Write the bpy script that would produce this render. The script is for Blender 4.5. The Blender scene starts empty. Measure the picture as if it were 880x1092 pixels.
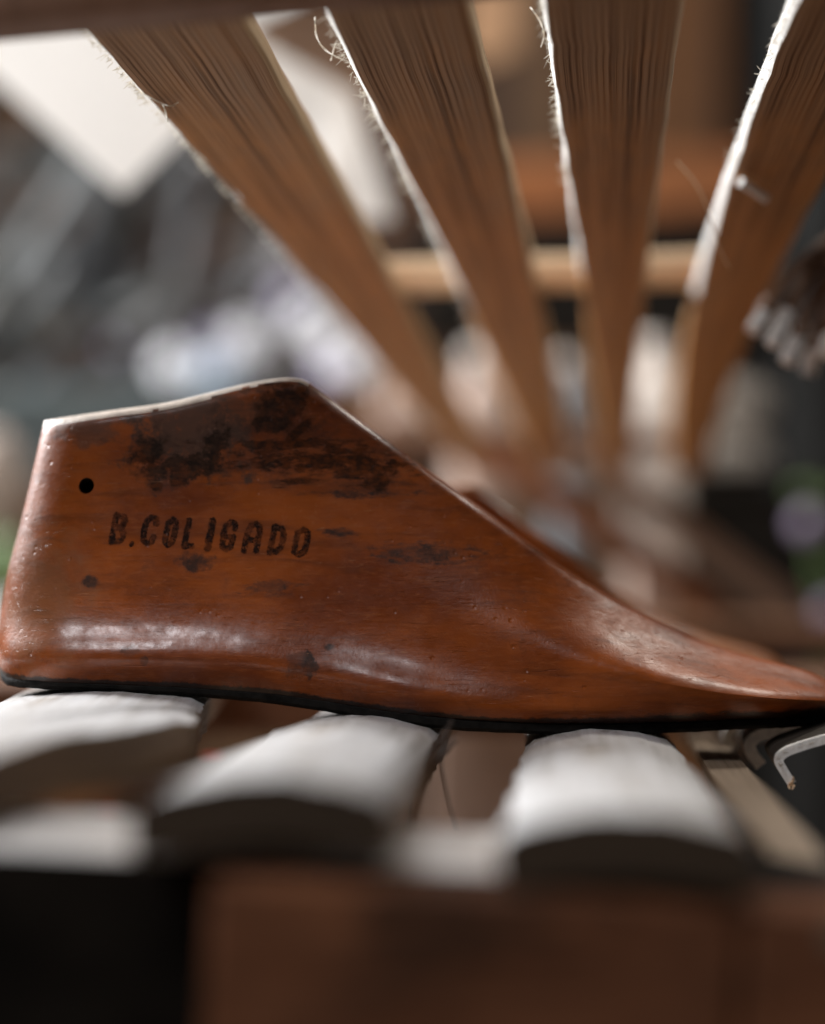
import bpy, bmesh, math, random
from mathutils import Vector, noise, Matrix
from mathutils.bvhtree import BVHTree

R = random.Random(11)
S = bpy.context.scene
COL = S.collection
F = 880 * 50 / 24.0          # focal length in photo pixels
CZ = 1.0                     # camera height above the ground (m)

# ------------------------------------------------------------------ camera, light, exposure
cam_d = bpy.data.cameras.new('camera')
cam_d.sensor_fit = 'HORIZONTAL'; cam_d.sensor_width = 24; cam_d.lens = 50
cam_d.clip_start = 0.02; cam_d.clip_end = 60
cam_d.dof.use_dof = True; cam_d.dof.focus_distance = 0.54; cam_d.dof.aperture_fstop = 1.75
cam = bpy.data.objects.new('camera', cam_d); COL.objects.link(cam)
cam.location = (0, 0, CZ); cam.rotation_euler = (math.radians(90), 0, 0)
S.camera = cam

W = bpy.data.worlds.new('World'); S.world = W; W.use_nodes = True
bg = W.node_tree.nodes['Background']
bg.inputs[0].default_value = (0.80, 0.88, 1.0, 1); bg.inputs[1].default_value = 0.03

def area(name, loc, target, size, power, color=(1, 1, 1), size_y=None):
    l = bpy.data.lights.new(name, 'AREA'); l.energy = power; l.color = color
    l.shape = 'RECTANGLE'; l.size = size; l.size_y = size_y or size
    o = bpy.data.objects.new(name, l); COL.objects.link(o); o.location = loc
    o.rotation_euler = (Vector(target) - Vector(loc)).to_track_quat('-Z', 'Y').to_euler()
    return o
# daylight from the open front above the shelf, from the open left side, and from the open back right
area('front_daylight', (-0.34, -0.14, CZ + 0.80), (-0.08, 0.48, CZ - 0.03), 0.62, 4.6, (1.0, 0.97, 1.0), 0.12)
area('left_daylight', (-1.15, 1.28, CZ + 0.62), (0.0, 0.55, CZ + 0.0), 0.5, 50, (0.98, 0.985, 1.0))
area('right_daylight', (0.60, 1.05, CZ + 0.85), (0.20, 0.56, CZ - 0.05), 0.25, 5.5, (1.0, 0.92, 0.82))
area('background_fill', (-0.4, 1.45, CZ + 1.5), (-0.15, 2.2, CZ - 0.0), 0.8, 11, (1.0, 0.96, 0.92))  # added fill lamp that brightens the blurred background separately

vs = S.view_settings
vs.view_transform = 'Standard'; vs.look = 'None'; vs.exposure = 0.15; vs.gamma = 1.0
vs.use_curve_mapping = False
try:
    S.cycles.use_denoising = True
    S.cycles.max_bounces = 8
    S.cycles.caustics_reflective = False; S.cycles.caustics_refractive = False
except Exception:
    pass

# ------------------------------------------------------------------ helpers
def P(u, v, d):
    return Vector(((u - 440) * d / F, d, CZ + (546 - v) * d / F))

def interp(tab, x):
    if x <= tab[0][0]: return tab[0][1]
    for (a, fa), (b, fb) in zip(tab, tab[1:]):
        if x <= b: return fa + (fb - fa) * (x - a) / (b - a)
    return tab[-1][1]

def smooth_tab(tab):
    """monotone-ish cubic through a table"""
    n = len(tab); m = []
    for i in range(n):
        a = tab[max(0, i - 1)]; b = tab[min(n - 1, i + 1)]
        m.append((b[1] - a[1]) / (b[0] - a[0]))
    def f(x):
        if x <= tab[0][0]: return tab[0][1]
        for i in range(n - 1):
            x0, y0 = tab[i]; x1, y1 = tab[i + 1]
            if x <= x1:
                h = x1 - x0; t = (x - x0) / h
                return ((2*t**3 - 3*t*t + 1) * y0 + (t**3 - 2*t*t + t) * h * m[i]
                        + (-2*t**3 + 3*t*t) * y1 + (t**3 - t*t) * h * m[i + 1])
        return tab[-1][1]
    return f

def sst(a, b, x):
    t = min(1, max(0, (x - a) / (b - a))); return t * t * (3 - 2 * t)

def loft_data(rings, caps=True):
    n = len(rings[0]); vs_, fs, uv = [], [], []
    for r in rings: vs_ += [Vector(p) for p in r]
    sl = [0.0]
    for a, b in zip(rings, rings[1:]):
        sl.append(sl[-1] + (sum((Vector(p) for p in b), Vector()) / n - sum((Vector(p) for p in a), Vector()) / n).length)
    per = []
    for r in rings:
        p = [0.0]
        for k in range(n): p.append(p[-1] + (Vector(r[(k + 1) % n]) - Vector(r[k])).length)
        per.append(p)
    per = [per[len(per) // 3]] * len(per)
    for i in range(len(rings) - 1):
        for k in range(n):
            k2 = (k + 1) % n
            fs.append((i*n + k, i*n + k2, (i+1)*n + k2, (i+1)*n + k))
            uv.append(((sl[i], per[i][k]), (sl[i], per[i][k+1]), (sl[i+1], per[i+1][k+1]), (sl[i+1], per[i+1][k])))
    if caps:
        fs.append(tuple(range(n))[::-1]); uv.append(tuple((p.x, p.z) for p in [Vector(q) for q in rings[0]][::-1]))
        b = (len(rings) - 1) * n
        fs.append(tuple(range(b, b + n))); uv.append(tuple((p.x, p.z) for p in [Vector(q) for q in rings[-1]]))
    return vs_, fs, uv

class MB:
    def __init__(s): s.v, s.f, s.uv = [], [], []
    def add(s, data):
        v, f, uv = data; o = len(s.v)
        s.v += v; s.f += [tuple(i + o for i in q) for q in f]; s.uv += uv
        return s
    def loft(s, rings, caps=True): return s.add(loft_data(rings, caps))
    def tube(s, pts, r0, r1=None, n=6):
        r1 = r0 if r1 is None else r1; rings = []; pts = [Vector(p) for p in pts]
        for i, p in enumerate(pts):
            t = (pts[min(i+1, len(pts)-1)] - pts[max(i-1, 0)]).normalized()
            a = t.cross(Vector((0, 0, 1)) if abs(t.z) < .9 else Vector((1, 0, 0))).normalized(); b = t.cross(a)
            r = r0 + (r1 - r0) * i / max(1, len(pts) - 1)
            rings.append([p + (a * math.cos(q) + b * math.sin(q)) * r for q in [2*math.pi*k/n for k in range(n)]])
        return s.loft(rings)
    def box(s, c, size, rot=None, bevel=0.0):
        hx, hy, hz = [q / 2 for q in size]; b = min(bevel, hx*.9, hy*.9, hz*.9) if bevel else 0
        M = rot or Matrix.Identity(3)
        def ring(z, k):
            x, y = hx - k, hy - k
            pts = [(x-b, -y), (x, -y+b), (x, y-b), (x-b, y), (-x+b, y), (-x, y-b), (-x, -y+b), (-x+b, -y)] if b else [(x,-y),(x,y),(-x,y),(-x,-y)]
            return [Vector(c) + M @ Vector((px, py, z)) for px, py in pts]
        rs = [ring(-hz, b), ring(-hz + b, 0), ring(hz - b, 0), ring(hz, b)] if b else [ring(-hz, 0), ring(hz, 0)]
        return s.loft(rs)
    def build(s, name, mat, parent=None, origin=None, smooth=True):
        me = bpy.data.meshes.new(name)
        o_ = Vector(origin) if origin is not None else Vector((0, 0, 0))
        me.from_pydata([tuple(Vector(p) - o_) for p in s.v], [], s.f)
        l = me.uv_layers.new(name='UVMap'); i = 0
        for q in s.uv:
            for c in q: l.data[i].uv = c; i += 1
        bm = bmesh.new(); bm.from_mesh(me)
        bmesh.ops.recalc_face_normals(bm, faces=bm.faces); bm.to_mesh(me); bm.free()
        if smooth:
            for p in me.polygons: p.use_smooth = True
            me.set_sharp_from_angle(angle=math.radians(40))
        if mat: me.materials.append(mat)
        o = bpy.data.objects.new(name, me); COL.objects.link(o)
        if parent: o.parent = parent
        elif origin is not None: o.location = o_
        return o

def tag(o, label, cat, group=None):
    o['label'] = label; o['category'] = cat
    if group: o['group'] = group
    return o

def thing(name, loc, label, cat, group=None):
    o = bpy.data.objects.new(name, None); o.empty_display_size = .02
    COL.objects.link(o); o.location = loc
    return tag(o, label, cat, group)

def structure(o): o['kind'] = 'structure'; return o
def stuff(o): o['kind'] = 'stuff'; return o

# ------------------------------------------------------------------ materials
class NT:
    def __init__(s, name):
        s.m = bpy.data.materials.new(name); s.m.use_nodes = True
        s.t = s.m.node_tree; s.n = s.t.nodes; s.b = s.n['Principled BSDF']
    def new(s, kind, **kw):
        n = s.n.new(kind)
        for k, v in kw.items(): setattr(n, k, v)
        return n
    def put(s, sock, val):
        if isinstance(val, bpy.types.NodeSocket): s.t.links.new(val, sock)
        elif isinstance(val, (tuple, list)) and len(val) == 3 and sock.type == 'RGBA': sock.default_value = (*val, 1)
        else: sock.default_value = val
    def math(s, op, a, b=0.0, c=None, clamp=False):
        n = s.new('ShaderNodeMath', operation=op, use_clamp=clamp)
        s.put(n.inputs[0], a); s.put(n.inputs[1], b)
        if c is not None: s.put(n.inputs[2], c)
        return n.outputs[0]
    def mix(s, f, a, b, blend='MIX'):
        n = s.new('ShaderNodeMix', data_type='RGBA', blend_type=blend)
        s.put(n.inputs[0], f); s.put(n.inputs[6], a); s.put(n.inputs[7], b)
        return n.outputs[2]
    def coord(s, which='Object', scale=(1, 1, 1)):
        c = s.new('ShaderNodeTexCoord'); m = s.new('ShaderNodeMapping')
        s.t.links.new(c.outputs[which], m.inputs[0]); m.inputs['Scale'].default_value = scale
        return m.outputs[0]
    def noise(s, vec, scale, detail=4, rough=.55, dist=0):
        n = s.new('ShaderNodeTexNoise'); s.put(n.inputs['Vector'], vec)
        n.inputs['Scale'].default_value = scale; n.inputs['Detail'].default_value = detail
        n.inputs['Roughness'].default_value = rough; n.inputs['Distortion'].default_value = dist
        return n.outputs[0]
    def ramp(s, fac, a, b, ca=0.0, cb=1.0):
        n = s.new('ShaderNodeMapRange', interpolation_type='SMOOTHSTEP'); s.put(n.inputs[0], fac)
        n.inputs[1].default_value = a; n.inputs[2].default_value = b
        n.inputs[3].default_value = ca; n.inputs[4].default_value = cb
        return n.outputs[0]
    def bump(s, h, strength, dist):
        n = s.new('ShaderNodeBump'); s.put(n.inputs['Height'], h)
        n.inputs['Strength'].default_value = strength; n.inputs['Distance'].default_value = dist
        s.t.links.new(n.outputs[0], s.b.inputs['Normal'])

def plain(name, col, rough=.6, var=.25, scale=30, spec=.5, trans=0.0):
    k = NT(name); c = k.coord('Object'); f = k.noise(c, scale, 5)
    lo = tuple(x * (1 - var) for x in col); hi = tuple(min(1, x * (1 + var)) for x in col)
    k.put(k.b.inputs['Base Color'], k.mix(k.ramp(f, .3, .7), lo, hi))
    k.put(k.b.inputs['Roughness'], k.ramp(k.noise(c, scale * 2.3, 3), .3, .7, rough - .08, min(1, rough + .1)))
    k.b.inputs['Specular IOR Level'].default_value = spec
    k.bump(f, .25, .002)
    if trans:
        tr = k.new('ShaderNodeBsdfTranslucent'); tr.inputs[0].default_value = (*[min(1, x*1.05) for x in col], 1)
        mx = k.new('ShaderNodeMixShader'); mx.inputs[0].default_value = trans
        out = k.n['Material Output']
        k.t.links.new(k.b.outputs[0], mx.inputs[1]); k.t.links.new(tr.outputs[0], mx.inputs[2])
        k.t.links.new(mx.outputs[0], out.inputs[0])
    return k.m

def bamboo(name, base, dark, dust, grain=420.0, contrast=1.0, rough=.55, weather=None, grime=None):
    k = NT(name)
    fine = k.noise(k.coord('UV', (1.6, grain, 1)), 1.0, 5, .65)
    mid = k.noise(k.coord('UV', (1.2, grain * .35, 1)), 1.0, 3, .6)
    blotch = k.noise(k.coord('UV', (14, 40, 1)), 1.0, 4, .6)
    big = k.noise(k.coord('UV', (5, 18, 1)), 1.0, 3, .5)
    brk = k.ramp(k.noise(k.coord('UV', (16, grain * .22, 1)), 1.0, 4, .65), .36, .60, .25, 1)
    c = k.mix(k.math('MULTIPLY', k.math('MULTIPLY', k.ramp(fine, .42, .66), brk), .95 * contrast), base, dark)
    c = k.mix(k.math('MULTIPLY', k.ramp(mid, .52, .72), .55 * contrast), c, dark)
    c = k.mix(k.math('MULTIPLY', k.ramp(blotch, .45, .75), .45), c, tuple(x * .55 for x in base))
    c = k.mix(k.math('MULTIPLY', k.ramp(big, .5, .75), .5), c, dust)
    if grime:
        g1 = k.noise(k.coord('UV', (9, 34, 1)), 1, 6, .7, .5); g2 = k.noise(k.coord('UV', (45, 120, 1)), 1, 4, .7)
        c = k.mix(k.math('MULTIPLY', k.ramp(g1, .46, .66), .75), c, grime)
        c = k.mix(k.math('MULTIPLY', k.ramp(g2, .56, .70), .6), c, tuple(x * .5 for x in grime))
    if weather:      # greyed, dusty front end of each slat
        su = k.new('ShaderNodeSeparateXYZ'); k.t.links.new(k.coord('UV'), su.inputs[0])
        wth = k.math('ADD', su.outputs[0], k.math('MULTIPLY', k.math('SUBTRACT', k.noise(k.coord('UV', (20, 45, 1)), 1, 5, .65), .5), .22))
        c = k.mix(k.ramp(wth, .10, .26, .62, 0), c, k.mix(k.ramp(fine, .45, .62), weather, dark))
    k.put(k.b.inputs['Base Color'], c)
    k.put(k.b.inputs['Roughness'], k.ramp(fine, .3, .7, rough - .1, rough + .2))
    k.b.inputs['Specular IOR Level'].default_value = .4
    k.bump(k.math('ADD', fine, mid), .5, .0012)
    return k.m

M = {}
M['slat_under'] = bamboo('weathered_bamboo', (.52, .228, .062), (.06, .023, .007), (.42, .265, .12), grain=800, contrast=.85, weather=(.235, .175, .12))
M['slat_side'] = bamboo('tan_bamboo_side', (.46, .31, .17), (.22, .13, .06), (.5, .37, .23), grain=500, contrast=.6)
M['slat_top'] = bamboo('pale_bamboo_top', (.52, .515, .51), (.26, .23, .20), (.60, .60, .60), grain=160, contrast=.75, rough=.6, grime=(.26, .21, .16))  # pale grey-white colour of the upward faces
M['slat_end'] = bamboo('shaded_bamboo_end', (.055, .036, .020), (.025, .016, .010), (.075, .05, .03), contrast=.6)  # dark end grain, with the shade on the end faces painted in
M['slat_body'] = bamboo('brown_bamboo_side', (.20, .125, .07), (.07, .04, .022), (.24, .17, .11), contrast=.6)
M['rail'] = bamboo('brown_rail_wood', (.17, .075, .035), (.06, .028, .014), (.20, .10, .05), grain=120, contrast=.7)
M['rail_top_lit'] = bamboo('sunlit_rail_wood', (.78, .76, .73), (.50, .45, .40), (.80, .79, .77), grain=120, contrast=.4)  # sunlight on the rail's top face painted in as near-white colour
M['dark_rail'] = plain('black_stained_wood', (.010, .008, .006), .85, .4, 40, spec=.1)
M['batten'] = bamboo('beige_batten', (.25, .185, .125), (.14, .10, .065), (.29, .23, .17))
def board_mat(name, a, b, c):
    k = NT(name); oc = k.coord('Object', (9, 9, 28)); o2 = k.coord('Object', (22, 30, 40)); o3 = k.coord('Object', (30, 30, 420))
    f = k.noise(oc, 1, 5, .6, .8); g_ = k.noise(o2, 1, 4, .6); h_ = k.noise(o3, 1, 4, .6)
    q = k.mix(k.ramp(f, .35, .62), a, b); q = k.mix(k.math('MULTIPLY', k.ramp(g_, .5, .66), .8), q, c); q = k.mix(k.math('MULTIPLY', k.ramp(h_, .5, .7), .5), q, c)
    k.put(k.b.inputs['Base Color'], q); k.b.inputs['Roughness'].default_value = .75; k.b.inputs['Specular IOR Level'].default_value = .2
    k.bump(k.math('ADD', k.math('MULTIPLY', g_, 3), h_), .6, .002); return k.m
M['facing'] = board_mat('reddish_brown_board', (.25, .10, .045), (.15, .06, .028), (.055, .026, .014))
M['crossbar'] = bamboo('pale_tan_stick', (.88, .64, .40), (.42, .25, .13), (.90, .74, .54), grain=150, contrast=.4)
M['white_sheet'] = plain('white_plastic', (.86, .845, .82), .6, .08, 8, trans=.70)
M['white_pl'] = plain('white_gloss_plastic', (.84, .75, .67), .6, .06, 20)
M['pink_pl'] = plain('pinkish_plastic', (.50, .36, .29), .4, .08, 20)
M['fibre'] = plain('bamboo_fibre', (.80, .76, .68), .7, .1, 200, trans=.4)
M['hair'] = plain('dark_fibre', (.06, .04, .03), .6)
M['hook'] = bamboo('dark_split_cane', (.05, .04, .03), (.02, .016, .012), (.07, .055, .045), contrast=.5)
M['lit_cut_edge'] = plain('lit_pale_cane', (.84, .83, .79), .6, .15, 300)  # near-white base colour paints the light on left slat edges and cane rims

# ------------------------------------------------------------------ the ground and the wall behind
g = MB(); n = 24
for i in range(1):
    g.loft([[(-12, -4, 0), (12, -4, 0), (12, -4, -.3), (-12, -4, -.3)], [(-12, 20, 0), (12, 20, 0), (12, 20, -.3), (-12, 20, -.3)]])
structure(g.build('ground', plain('packed_earth', (.30, .21, .15), .9, .3, 6)))

wall = thing('board_wall', (0, 2.75, 0), 'brown vertical board wall far behind the shelves, out of focus', 'wall')
x = -2.6; i = 0
wcol = [bamboo('wall_board_%s' % nm, c, tuple(q * .4 for q in c), tuple(q * 1.15 for q in c), grain=40)
        for nm, c in (('brown', (.26, .115, .045)), ('russet', (.23, .08, .03)), ('tan', (.20, .11, .055)), ('dark', (.09, .042, .02)))]
while x < 2.8:
    w = R.uniform(.13, .2)
    mb = MB().box((x + w / 2, 2.75 + R.uniform(-.008, .008), 1.35), (w - .012, .025, 2.7), bevel=.003)
    mb.build('board', wcol[(i * 7 + 3 * (i // 3)) % 4], wall, origin=(0, 2.75, 0)); x += w; i += 1

# ------------------------------------------------------------------ the main shoe last
YC = 0.570
top_tab = smooth_tab([(46, 449), (80, 444), (130, 437), (180, 430), (220, 420.5), (260, 410.5), (290, 405), (312, 403.5), (326, 405.5), (340, 414),
    (360, 429.5), (400, 460), (440, 490), (480, 519), (520, 548), (560, 578), (600, 606), (640, 630.5), (680, 652), (720, 671), (760, 687), (800, 699.5), (840, 709.5), (870, 719), (892, 733), (905, 752)])
bot_tab = smooth_tab([(2, 722), (20, 731), (60, 735), (130, 738), (200, 742), (280, 749), (340, 757.5), (400, 768), (460, 776.5), (520, 781.5), (600, 784), (700, 782), (780, 778), (850, 775), (905, 766)])
wid_tab = smooth_tab([(0, 30), (60, 31.5), (150, 31.5), (250, 29.5), (350, 29), (450, 33), (550, 37), (640, 39), (720, 37), (800, 31), (860, 20), (890, 12), (905, 5)])
heel_off = smooth_tab([(0, 0), (.05, -4), (.12, -7), (.25, -10), (.4, -10), (.55, -6), (.75, -2), (.9, 0), (1, 1.5)])
cone_p = smooth_tab([(0, .87), (.025, .92), (.05, .965), (.08, .995), (.105, .995), (.135, .96), (.17, .90), (.21, .84), (.26, .79), (.33, .75), (.40, .725), (.5, .69), (.7, .62), (.88, .555), (.948, .53), (.965, .515), (.985, .47), (1, .40)])
toe_p = smooth_tab([(0, .62), (.05, .68), (.12, .77), (.22, .88), (.34, .965), (.43, 1.0), (.5, .965), (.57, .86), (.65, .69), (.74, .50), (.85, .31), (.93, .18), (.98, .08), (1, 0.0)])
SOLE_T = smooth_tab([(0, 10), (100, 9), (200, 10), (300, 12), (450, 13), (600, 13), (750, 12), (905, 11)])
NS, = (150,)
ts = [0, .012, .025, .04, .06, .08, .105, .13, .16, .2, .24, .28, .33, .38, .44, .5, .56, .62, .68, .74, .8, .86, .91, .945, .96, .972, .982, .99, .996, 1.0]

def last_rings(sole=False):
    rings = []
    for i in range(NS + 1):
        q = i / NS
        s = q - math.sin(2 * math.pi * q) / (2 * math.pi) * .72      # denser at both ends
        ub = 2 + s * 903; ut = 46 + s * 859
        ue = ub
        hw = wid_tab(ub) / 1000
        x_mm = (ub - 2) * YC / F * 1000
        hr = math.sqrt(max(0, 1 - (1 - min(1, x_mm / 30)) ** 2)) if x_mm < 30 else 1
        e_mm = (905 - ub) * YC / F * 1000
        tr = math.sqrt(max(0, 1 - (1 - min(1, e_mm / 9)) ** 2)) if e_mm < 9 else 1
        hw *= hr * tr
        b = sst(.40, .86, s)
        dn = YC - hw * (.87 - .25 * b)
        st = SOLE_T(ub)
        vb = bot_tab(ub)
        zb = CZ + (546 - (vb if sole else vb - st + 1)) * dn / F
        if sole:
            zt = CZ + (546 - (vb - st)) * dn / F
            w2 = hw * (.868 - .245 * b) + (.0004 if hr > .2 else 0)
            xx = (ub - 440) * YC / F
            def pt(y, z): return Vector((xx + .00015 * noise.noise((xx * 900, y * 900, 3)), YC + y, z + .00025 * noise.noise((xx * 500, y * 300, 1))))
            k = .0012
            prof = [(-w2 + k, zb), (-w2, zb + k), (-w2, zt - k * .5), (-w2 + k * .5, zt), (w2 - k * .5, zt), (w2, zt - k * .5), (w2, zb + k), (w2 - k, zb)]
            rings.append([pt(y, z) for y, z in prof]); continue
        wt = hw * .43 * (1 - b)
        zt = CZ + (546 - top_tab(ut)) * (YC - wt) / F
        hoff = 1 - sst(0, .2, s)
        near, far = [], []
        for t in ts:
            p = cone_p(t) * (1 - b) + toe_p(t) * b
            uu = ub + (ut - ub) * t + heel_off(t) * hoff
            xx = (uu - 440) * YC / F
            z = zb + (zt - zb) * t
            wob = .00022 * noise.noise((xx * 45, z * 45, 0)) + .0001 * noise.noise((xx * 160, z * 160, 5))
            near.append(Vector((xx, YC - hw * p + wob * hr, z)))
            far.append(Vector((xx, YC + hw * p * .96, z)))
        xb = near[0].x; xt = near[-1].x; zt2 = zt + .0006 * (1 - b) * hr
        ring = [Vector((xb, YC, zb)), Vector((xb, YC - hw * .45, zb))] + near
        pe = (cone_p(1) * (1 - b)) * hw
        ring += [Vector((xt, YC - pe * .5, zt2)), Vector((xt, YC, zt2)), Vector((xt, YC + pe * .5, zt2))]
        ring += far[::-1] + [Vector((xb, YC + hw * .45, zb))]
        rings.append(ring)
    return rings

ROOT = P(450, 784, YC); ROOT.y = YC
last = thing('shoe_last', ROOT, 'large glossy reddish-brown wooden shoe last with black stamped lettering, lying in focus on the slats', 'shoe last')

def L(u, v, d=.545):
    p = P(u, v, d) - ROOT; return p.x, p.z

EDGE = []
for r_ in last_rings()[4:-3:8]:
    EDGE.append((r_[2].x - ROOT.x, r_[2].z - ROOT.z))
def wood_last_material(name, detailed=True, tint=(1, 1, 1)):
    k = NT(name); oc = k.coord('Object')
    def T(c): return tuple(a * b for a, b in zip(c, tint))
    sep = k.new('ShaderNodeSeparateXYZ'); k.t.links.new(oc, sep.inputs[0])
    X, Z = sep.outputs[0], sep.outputs[2]
    grain = k.noise(k.coord('Object', (25, 120, 190)), 1, 6, .62, .6)
    fine = k.noise(k.coord('Object', (160, 600, 1100)), 1, 4, .6, .3)
    big = k.noise(k.coord('Object', (16, 20, 26)), 1, 5, .6, .4)
    mott = k.noise(oc, 120, 6, .7)
    c = k.mix(k.ramp(big, .32, .68), T((.165, .031, .0035)), T((.37, .083, .0085)))
    c = k.mix(k.math('MULTIPLY', k.ramp(grain, .45, .72), .55), c, T((.10, .024, .006)))
    c = k.mix(k.math('MULTIPLY', k.ramp(fine, .5, .75), .35), c, T((.38, .12, .035)))
    c = k.mix(k.math('MULTIPLY', k.ramp(mott, .55, .75), .4), c, T((.085, .024, .008)))
    rough = k.ramp(mott, .35, .7, .32, .52); spec = .3
    if detailed:
        warp1 = k.noise(oc, 130, 6, .72); warp2 = k.noise(k.coord('Object', (130, 200, 420)), 1, 6, .7)
        def blob(u, v, ru, rv, amp, soft, warp, rot=0):
            cx, cz = L(u, v); pxm = .545 / F
            dx = k.math('SUBTRACT', X, cx); dz = k.math('SUBTRACT', Z, cz)
            if rot:
                cr, sr = math.cos(rot), math.sin(rot)
                dx, dz = (k.math('ADD', k.math('MULTIPLY', dx, cr), k.math('MULTIPLY', dz, sr)),
                          k.math('SUBTRACT', k.math('MULTIPLY', dz, cr), k.math('MULTIPLY', dx, sr)))
            dx = k.math('DIVIDE', dx, ru * pxm); dz = k.math('DIVIDE', dz, rv * pxm)
            r = k.math('SQRT', k.math('ADD', k.math('MULTIPLY', dx, dx), k.math('MULTIPLY', dz, dz)))
            r = k.math('ADD', r, k.math('MULTIPLY', k.math('SUBTRACT', warp, .5), amp * 2.6))
            return k.ramp(r, 1 + soft, 1 - soft, 0, 1)
        def mx(*a):
            o = a[0]
            for b in a[1:]: o = k.math('MAXIMUM', o, b)
            return o
        # grey-brown worn patch below the top edge, then the black oily stains
        haze = mx(blob(200, 462, 62, 40, 1.8, .4, warp1), k.math('MULTIPLY', blob(88, 458, 36, 14, 1.6, .5, warp1), .7), k.math('MULTIPLY', blob(240, 440, 60, 22, 1.6, .5, warp1), .7))
        c = k.mix(k.math('MULTIPLY', haze, .78), c, (.062, .044, .033))
        dull = k.math('MULTIPLY', blob(40, 640, 46, 60, 1.2, .7, warp1), .55)
        c = k.mix(dull, c, (.25, .115, .055))
        def blk(g): return mx(blob(300, 432, 30 * g, 30 * g, 1.5, .22, warp1), blob(283, 450, 22 * g, 14 * g, 1.4, .25, warp1), blob(316, 458, 22 * g, 6 * g, .8, .25, warp1, .75),
                   blob(195, 497, 34 * g, 14 * g, 2.2, .3, warp1), blob(228, 478, 14 * g, 26 * g, 2.0, .3, warp1), blob(155, 485, 20 * g, 24 * g, 2.0, .35, warp1),
                   blob(300, 472, 100 * g, 5.5 * g, 2.2, .35, warp2), blob(322, 488, 60 * g, 16 * g, 2.6, .35, warp2), blob(345, 496, 22 * g, 5 * g, 1.0, .3, warp2),
                   blob(392, 497, 42 * g, 14 * g, 2.4, .35, warp2), blob(405, 513, 15 * g, 11 * g, 1.6, .3, warp1), blob(318, 512, 26 * g, 4 * g, 1.9, .35, warp2),
                   blob(164, 518, 7 * g, 6 * g, 1.2, .25, warp1), blob(188, 512, 12 * g, 8 * g, 1.8, .25, warp1))
        black = blk(.84)
        thin = k.ramp(k.noise(k.coord('Object', (260, 300, 420)), 1, 5, .75), .36, .62, .25, 1)
        halo = k.math('MULTIPLY', blk(1.25), .45)
        c = k.mix(halo, c, (.05, .02, .009))
        c = k.mix(k.math('MULTIPLY', black, k.math('MULTIPLY', thin, .86)), c, (.012, .008, .005))
        spec = k.math('SUBTRACT', .3, k.math('MULTIPLY', black, .2))
        spots = mx(blob(326, 709, 15, 13, 1.3, .22, warp1), blob(95, 620, 9, 6, 1.0, .3, warp1), blob(352, 690, 6, 4, 1, .4, warp1), blob(284, 627, 26, 7, 2.0, .4, warp2),
                   blob(357, 568, 18, 4, 1.6, .4, warp2), blob(157, 703, 4, 5, .8, .3, warp1), blob(142, 691, 10, 5, 1.6, .35, warp1), blob(208, 600, 15, 9, 2.0, .5, warp1), blob(455, 590, 46, 10, 2.2, .5, warp2),
                   blob(378, 526, 40, 4, 2, .4, warp2))
        c = k.mix(k.math('MULTIPLY', spots, k.ramp(mott, .35, .62, .3, .9)), c, (.016, .010, .007))
        ragged = k.math('ADD', grain, k.math('MULTIPLY', k.math('SUBTRACT', mott, .5), .6))
        scr = k.ramp(k.noise(k.coord('Object', (70, 90, 520)), 1, 3, .5, 1.5), .70, .76)
        c = k.mix(k.math('MULTIPLY', scr, .45), c, (.45, .22, .11))
        # black edge dye bled up from the sole, widened at the toe as painted shade
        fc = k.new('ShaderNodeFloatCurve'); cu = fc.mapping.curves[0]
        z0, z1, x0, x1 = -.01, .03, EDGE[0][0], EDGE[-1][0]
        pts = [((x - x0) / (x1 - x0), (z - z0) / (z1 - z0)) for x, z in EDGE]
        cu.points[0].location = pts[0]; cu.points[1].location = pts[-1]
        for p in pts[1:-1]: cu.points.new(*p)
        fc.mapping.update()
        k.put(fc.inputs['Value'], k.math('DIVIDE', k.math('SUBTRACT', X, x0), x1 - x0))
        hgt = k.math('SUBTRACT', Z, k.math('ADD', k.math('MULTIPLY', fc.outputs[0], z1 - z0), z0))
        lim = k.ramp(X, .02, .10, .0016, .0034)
        dye_shade = k.math('ADD', k.math('DIVIDE', hgt, lim), k.math('MULTIPLY', k.math('SUBTRACT', k.noise(k.coord('Object', (220, 220, 120)), 1, 6, .75), .5), 1.8))
        c = k.mix(k.math('MULTIPLY', k.ramp(dye_shade, 1.3, .7, 0, 1), .93), c, (.010, .007, .005))
        rough = k.math('ADD', rough, k.math('MULTIPLY', mx(black, haze, spots), .16))
    k.put(k.b.inputs['Base Color'], c); k.put(k.b.inputs['Roughness'], rough)
    k.put(k.b.inputs['Specular IOR Level'], spec)
    sx_ = k.new('ShaderNodeSeparateXYZ'); k.t.links.new(oc, sx_.inputs[0])
    k.put(k.b.inputs['Coat Weight'], k.math('MULTIPLY', k.ramp(k.noise(oc, 90, 6, .75), .35, .62, .75, .15), k.ramp(sx_.outputs[0], -.02, .035, 1, .06))); k.put(k.b.inputs['Coat Roughness'], k.ramp(k.noise(oc, 260, 5, .7), .35, .7, .13, .30))
    vor = k.new('ShaderNodeTexVoronoi'); k.put(vor.inputs['Vector'], oc); vor.inputs['Scale'].default_value = 230
    dents = k.math('MULTIPLY', k.ramp(vor.outputs['Distance'], .0, .22, -1.6, 0), k.ramp(k.noise(oc, 55, 3, .6), .50, .62))
    scratch = k.ramp(k.noise(k.coord('Object', (60, 200, 900)), 1, 2, .5, 2.0), .66, .72, 0, -1.3)
    h = k.math('ADD', k.math('ADD', dents, scratch), k.math('MULTIPLY', grain, .4))
    h = k.math('ADD', h, k.math('MULTIPLY', k.noise(oc, 700, 3, .7), .28))
    h = k.math('ADD', h, k.math('ADD', k.math('MULTIPLY', fine, .25), mott))
    k.bump(h, .5, .0005)
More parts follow.
